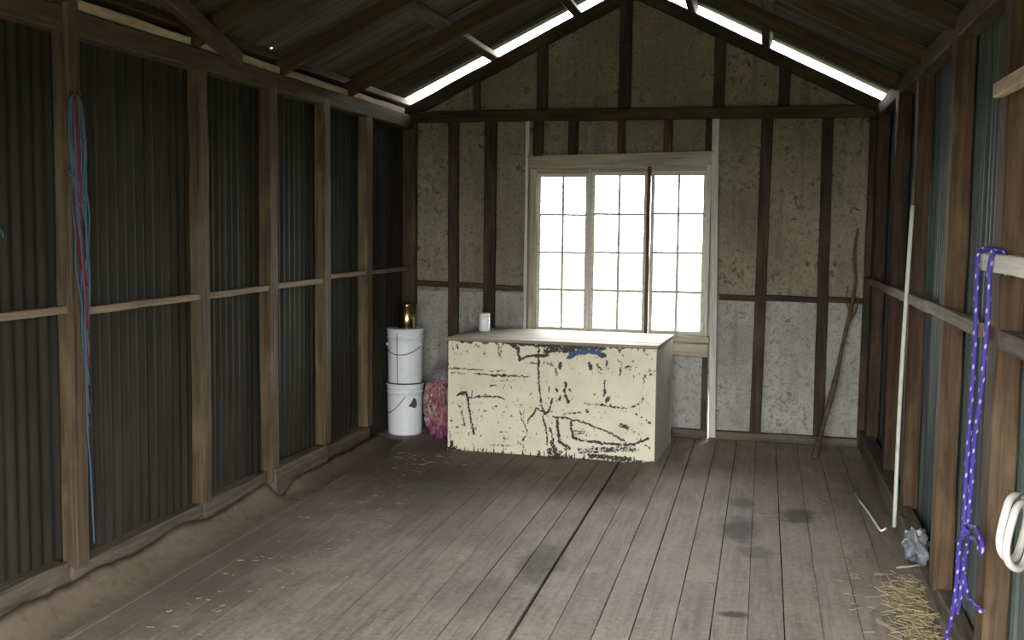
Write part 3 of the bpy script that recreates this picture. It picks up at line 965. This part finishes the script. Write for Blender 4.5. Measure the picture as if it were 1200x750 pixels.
r2 = random.Random(5)
SP = [('blue', -.052, -.062, .62, .0045), ('blue', -.045, -.03, 1.12, .0035), ('cyan', -.05, -.040, .45, .005), ('blue', -.018, .005, 1.30, .0035), ('red', -.008, .0, .98, .007),
      ('red', .005, .012, 1.15, .007), ('red', .0, -.008, .80, .006), ('violet', .022, .03, 1.34, .0035), ('blue', .045, .05, 1.05, .005), ('blue', .055, .04, 1.22, .0035),
      ('cyan', .040, .028, .74, .004), ('violet', -.01, .022, 1.40, .0035), ('violet', -.035, -.012, .92, .0035), ('blue', .030, .048, .66, .0045), ('red', -.03, -.055, .85, .004)]
for (cname, xt, xm, ln, rr) in SP:
    pts = [twp(0, .006, .004)]
    pts.append(twp(xt * .8, -.04, .008))
    nseg = max(4, int(ln / .14))
    for i in range(1, nseg + 1):
        f = i / nseg
        xx = xt * (1 - f) + xm * f * (1 - f) * 2 + (.015 + .03 * f) * f + r2.uniform(-.009, .009)
        pts.append(twp(xx, -.06 - (ln - .06) * f, .006 + r2.uniform(-.003, .010)))
    link('strand', tube_mesh('strand', catmull(pts, 5), rr, 6), TW[cname], hank)
pts = [twp(.02, -.95, .01), twp(.035, -1.15, .012), twp(.032, -1.35, .01), twp(.045, -1.6, .014), twp(.056, -1.78, .012), twp(.066, -1.915, .010)]
link('strand', tube_mesh('strand', catmull(pts, 6), .0042, 6), TW['blue'], hank)
for (a, z) in ((-.042, -.33), (.012, -.45), (.035, -.20)):
    k_ = [twp(a + .012 * math.cos(q), z + .014 * math.sin(q), .012 + .006 * math.sin(2 * q)) for q in np.linspace(0, 2 * math.pi, 12, endpoint=False)]
    link('knot', tube_mesh('knot', k_, .005, 6, close=True), TW['blue'], hank)
# loose ends of twine at the frame's left edge
tw2 = tag(empty('twine_end', (SHL + .03, 3.60, 1.90)), 'frayed blue twine ends on the iron wall at the far left', 'twine')
for (dy, dz, ln) in ((.0, .0, .09), (.01, -.22, .10), (.03, -.25, .07)):
    pts = [Vector((-.022, dy + .08, dz)), Vector((.012, dy + .11, dz - .03)), Vector((.016, dy + .13, dz - .05)), Vector((.01, dy + .14, dz - ln))]
    link('strand', tube_mesh('strand', catmull(pts, 4), .0035, 5), TW['cyan'], tw2)

# ------------------------------------------------------------------ purple flecked rope on the right
t = NT('violet_flecked_rope')
a_ = t.n('ShaderNodeAttribute', attribute_name='fleck')
c = t.mix(a_.outputs['Fac'], (.040, .028, .20), (.42, .40, .50))
M['rope'] = t.done(c, .7, 0, .3)


def rope_mesh(name, pts, r):
    # resample evenly so that the white flecks keep their spacing
    P = catmull(pts, 14)
    out, acc = [P[0]], 0
    step = .0065
    for a, b in zip(P[:-1], P[1:]):
        d = (b - a).length
        while acc + d >= step:
            f = (step - acc) / d
            a = a.lerp(b, f)
            out.append(a.copy())
            d = (b - a).length
            acc = 0
        acc += d
    me_ = tube_mesh(name, out, r, 10)
    at_ = me_.attributes.new('fleck', 'FLOAT', 'POINT')
    val = []
    for i in range(len(out)):
        for k in range(10):
            val.append(1.0 if i % 6 < 2 and (k + 2 * (i // 6)) % 5 < 1 else 0.0)
    at_.data.foreach_set('value', val[:len(me_.vertices)])
    return me_


XRp = XR - .055
rope = tag(empty('hanging_rope', (XRp, 4.08, 1.575)), 'violet rope with white flecks hanging doubled over a pale batten end', 'rope')
O = Vector((XRp, 4.08, 1.575))
RR = .0088
ROPE = [[(XR + .004, 3.90, 1.505), (XR - .002, 3.93, 1.575), (XRp + .03, 4.0, 1.590), (XRp, 4.068, 1.578), (XRp - .002, 4.070, 1.50), (XRp, 4.066, 1.28), (XRp, 4.078, 1.06), (XRp, 4.102, .85), (XRp, 4.108, .68), (XRp, 4.105, .60), (XRp - .004, 4.155, .525), (XRp, 4.19, .39), (XRp - .005, 4.225, .25), (XRp - .012, 4.30, .12), (XRp - .025, 4.36, .04)],
        [(XR - .046, 3.88, 1.588), (XRp, 3.874, 1.52), (XRp, 3.866, 1.376), (XRp, 3.889, 1.234), (XRp, 3.926, 1.086), (XRp, 3.992, .928), (XRp + .004, 4.027, .80), (XRp + .006, 4.06, .675), (XRp + .01, 4.05, .63), (XRp + .012, 3.95, .645), (XRp + .015, 3.87, .625), (XRp + .015, 3.86, .585), (XRp + .012, 3.93, .605), (XRp + .014, 4.08, .57), (XRp + .014, 4.15, .46), (XRp + .012, 4.17, .36), (XRp + .008, 4.205, .26)],
        [(XRp + .014, 4.155, .43), (XRp + .02, 4.08, .365), (XRp + .024, 3.98, .375), (XRp + .026, 3.87, .385)]]
for pts in ROPE:
    link('strand', rope_mesh('rope_strand', [Vector(p) - O for p in pts], RR), M['rope'], rope)
kn = [Vector((XRp + .004 + .012 * math.sin(2 * q), 4.10 + .018 * math.cos(q), .60 + .018 * math.sin(q))) - O for q in np.linspace(0, 2 * math.pi * .95, 9)]
link('knot', rope_mesh('rope_knot', kn, RR), M['rope'], rope)

# ------------------------------------------------------------------ white hose coil on the right
coil = tag(empty('hose_coil', (.772, 3.565, .748), -.60), 'coiled white hose hanging on the iron wall at the right edge', 'hose')
M['hose'] = plain('white_hose', (.50, .485, .46), .45, dirt=.3, scale=25)
for j, (rr, dx, dz) in enumerate(((.092, -.010, .004), (.094, .012, -.018))):
    pts = [Vector((dx + .004 * math.sin(3 * a), rr * math.cos(a), dz + rr * 1.05 * math.sin(a))) for a in np.linspace(0, 2 * math.pi, 56, endpoint=False)]
    link('loop', tube_mesh('hose_loop', pts, .0115, 12, close=True), M['hose'], coil)
link('hook', tube_mesh('hose_hook', catmull([Vector((.075, -.05, .13)), Vector((.02, -.01, .12)), Vector((-.015, 0, .072)), Vector((-.033, 0, .095)), Vector((-.033, 0, .115))], 6), .004, 8), M['wire'], coil)

# ------------------------------------------------------------------ crooked stick in the back right corner, pale pole
M['stick'] = wood('reddish_bark', (.055, .036, .021), (.11, .075, .045), (.16, .118, .075), .1)
st = tag(empty('crooked_stick', (.39, 8.14, 0)), 'crooked brown branch leaning in the back right corner', 'stick')
pts = [Vector((0, 0, .012)), Vector((.03, .12, .09)), Vector((.085, .30, .26)), Vector((.15, .40, .52)), Vector((.20, .455, .80)), Vector((.255, .50, 1.08)), Vector((.275, .515, 1.28)), Vector((.26, .53, 1.44)), Vector((.278, .535, 1.66))]
link('stem', tube_mesh('stem', catmull(pts, 6), .024, 8, taper=lambda f: (1 - .72 * f) * (1 + .18 * math.sin(f * 23))), M['stick'], st)
pts2 = [Vector((.225, .475, .93)), Vector((.285, .45, 1.05)), Vector((.30, .45, 1.13))]
link('side_branch', tube_mesh('side_branch', catmull(pts2, 5), .009, 6, taper=lambda f: 1 - .6 * f), M['stick'], st)
pts3 = [Vector((.245, .49, 1.02)), Vector((.215, .47, 1.14)), Vector((.225, .48, 1.24))]
link('side_branch', tube_mesh('side_branch', catmull(pts3, 5), .007, 6, taper=lambda f: 1 - .6 * f), M['stick'], st)
M['pole'] = plain('pale_green_pole', (.50, .54, .46), .5, dirt=.4, scale=14)
pl = link('slim_pole', tube_mesh('slim_pole', catmull([Vector((0, 0, 0)), Vector((.004, .0, .8)), Vector((.022, -.02, 1.71))], 6), .011, 10), M['pole'])
pl.location = (XR - .052, 6.13, .068)
tag(pl, 'slim pale green pole leaning upright against the right wall rail', 'pole')

# ------------------------------------------------------------------ small litter on the floor, right side
M['strip'] = plain('white_plastic_strip', (.68, .69, .66), .5, dirt=.2)
s1 = link('plastic_strip', tube_mesh('plastic_strip', [Vector(p) for p in ((0, 0, .007), (.02, -.24, .008), (.045, -.50, .008), (.068, -.86, .012), (.074, -.90, .016), (.098, -.888, .03))], .007, 8), M['strip'])
s1.location = (.593, 7.129, 0)
tag(s1, 'bent white plastic strip lying on the floor near the right wall', 'strip')
s2 = link('pale_stick', tube_mesh('pale_stick', [Vector(p) for p in ((0, 0, .01), (.05, .004, .018), (.115, .012, .03))], .006, 8), M['bare'])
s2.location = (.672, 5.575, 0)
tag(s2, 'short pale stick at the foot of the right posts', 'stick')
M['rag'] = plain('grey_plastic_rag', (.13, .138, .16), .45, dirt=.6, scale=12)
bm = bmesh.new()
bmesh.ops.create_icosphere(bm, subdivisions=4, radius=1)
for v_ in bm.verts:
    p = v_.co.copy()
    d = noise.noise(p * 1.7 + Vector((1, 5, 2))) * .06 + abs(noise.noise(p * 2.6)) * .03 + abs(noise.noise(p * 6)) * .010
    q = Vector((p.x * .05, p.y * .09, p.z * .075)) + p * (d - .01)
    q.z = max(q.z, -.07)
    v_.co = q
me = bpy.data.meshes.new('rag'); bm.to_mesh(me); bm.free()
rg = link('plastic_rag', me, M['rag'], smooth=True)
rg.location = (XR - .02, 5.50, .142)
tag(rg, 'crumpled grey plastic rag at the end of the right sole timber', 'rag')

# ------------------------------------------------------------------ straw and dirt (uncountable)
M['straw'] = plain('dry_straw', (.30, .25, .145), .9, dirt=.6, scale=40, spec=.2, dcol=(.18, .14, .08))


def straw(name, spots, label, cat, seed):
    r = random.Random(seed)
    V, F = [], []
    for (x, y, z, sx_, sy_, n, lmin, lmax, hz) in spots:
        for i in range(n):
            px = r.gauss(x, sx_); py = r.gauss(y, sy_)
            if px > (XR - .045 if hz > .01 else XR - .3) or px < XL + .32: continue
            if -2.62 < px < -.6 and py > 7.55: continue
            if py > 8.1 or (hz > .01 and not 4.0 < py < 5.36): continue
            pz = z + abs(r.gauss(0, hz)) + .002
            a = r.uniform(0, 2 * math.pi); ln = r.uniform(lmin, lmax)
            d = Vector((math.cos(a), math.sin(a), r.uniform(-.3, .3) if hz > .01 else 0)) * ln / 2
            s = Vector((-math.sin(a), math.cos(a), 0)) * r.uniform(.0012, .0026)
            c0 = Vector((px, py, pz))
            b_ = len(V)
            up_ = Vector((0, 0, .002))
            V += [c0 - d - s, c0 - d + s, c0 - d + up_, c0 + d - s, c0 + d + s, c0 + d + up_]
            for q in V[b_:]:
                q.z = max(q.z, .0005)
            F += [(b_, b_ + 3, b_ + 4, b_ + 1), (b_ + 1, b_ + 4, b_ + 5, b_ + 2), (b_ + 2, b_ + 5, b_ + 3, b_), (b_, b_ + 1, b_ + 2), (b_ + 3, b_ + 5, b_ + 4)]
    o = link(name, mesh(name, V, F), M['straw'])
    return tag(o, label, cat, kind='stuff')


straw('hay_pile', [(.71, 5.0, .0, .06, .28, 800, .03, .10, .03), (.68, 4.6, 0, .07, .25, 220, .03, .1, .012), (.70, 4.35, .0, .05, .25, 200, .03, .1, .012), (.74, 4.2, 0, .06, .2, 400, .03, .1, .02)],
      'dry yellow hay heaped along the foot of the right wall', 'hay', 3)
sp = [(-1.0, 5.6, 0, 1.1, 1.0, 120, .008, .03, .001), (-2.3, 5.2, 0, .30, .9, 130, .01, .035, .001), (-2.45, 7.6, 0, .22, .35, 160, .01, .06, .002), (.55, 6.1, 0, .12, .6, 90, .01, .06, .001), (.62, 5.3, 0, .1, .3, 120, .02, .07, .001)]
straw('straw_litter', sp, 'scattered straw bits lying on the floorboards', 'straw', 8)


def mound(name, y0, y1, x_wall, x_out, hmax, seed, label):
    n, m = int((y1 - y0) / .05), 9
    V, F = [], []
    for i in range(n + 1):
        yy = y0 + (y1 - y0) * i / n
        e = min(1, i / 3, (n - i) / 3)
        for j in range(m + 1):
            f = j / m
            w = abs(x_out - x_wall) * (.75 + .5 * noise.noise(Vector((yy * 1.3, seed, 0))))
            x = x_wall + math.copysign(w * f, x_out - x_wall)
            z = hmax * e * (1 - f) ** 2.4 * (.9 + .35 * noise.noise(Vector((x * 4, yy * 2.2, seed)))) + .012 * (1 - f) * noise.noise(Vector((x * 19, yy * 15, seed))) + .006 * (1 - f)
            V.append((x, yy, max(z, -.002) - (.004 if j == m else 0)))
    w_ = m + 1
    for i in range(n):
        for j in range(m):
            F.append((i * w_ + j, i * w_ + j + 1, (i + 1) * w_ + j + 1, (i + 1) * w_ + j))
    # close it towards the wall and the floor
    b_ = len(V)
    for i in range(n + 1):
        V.append((x_wall, y0 + (y1 - y0) * i / n, -.004))
    for i in range(n):
        F.append((b_ + i, i * w_, (i + 1) * w_, b_ + i + 1))
    o = link(name, mesh(name, V, F), M['dirt'], smooth=True)
    return tag(o, label, 'dirt', kind='stuff')


mound('dirt_drift', 3.4, 6.10, XL + .004, XL + .24, .115, 1, 'brown dirt and chaff banked along the near left sole timber')
mound('dirt_drift', 6.15, 8.0, XL + .03, XL + .26, .07, 5, 'brown dirt banked along the left wall near the buckets')
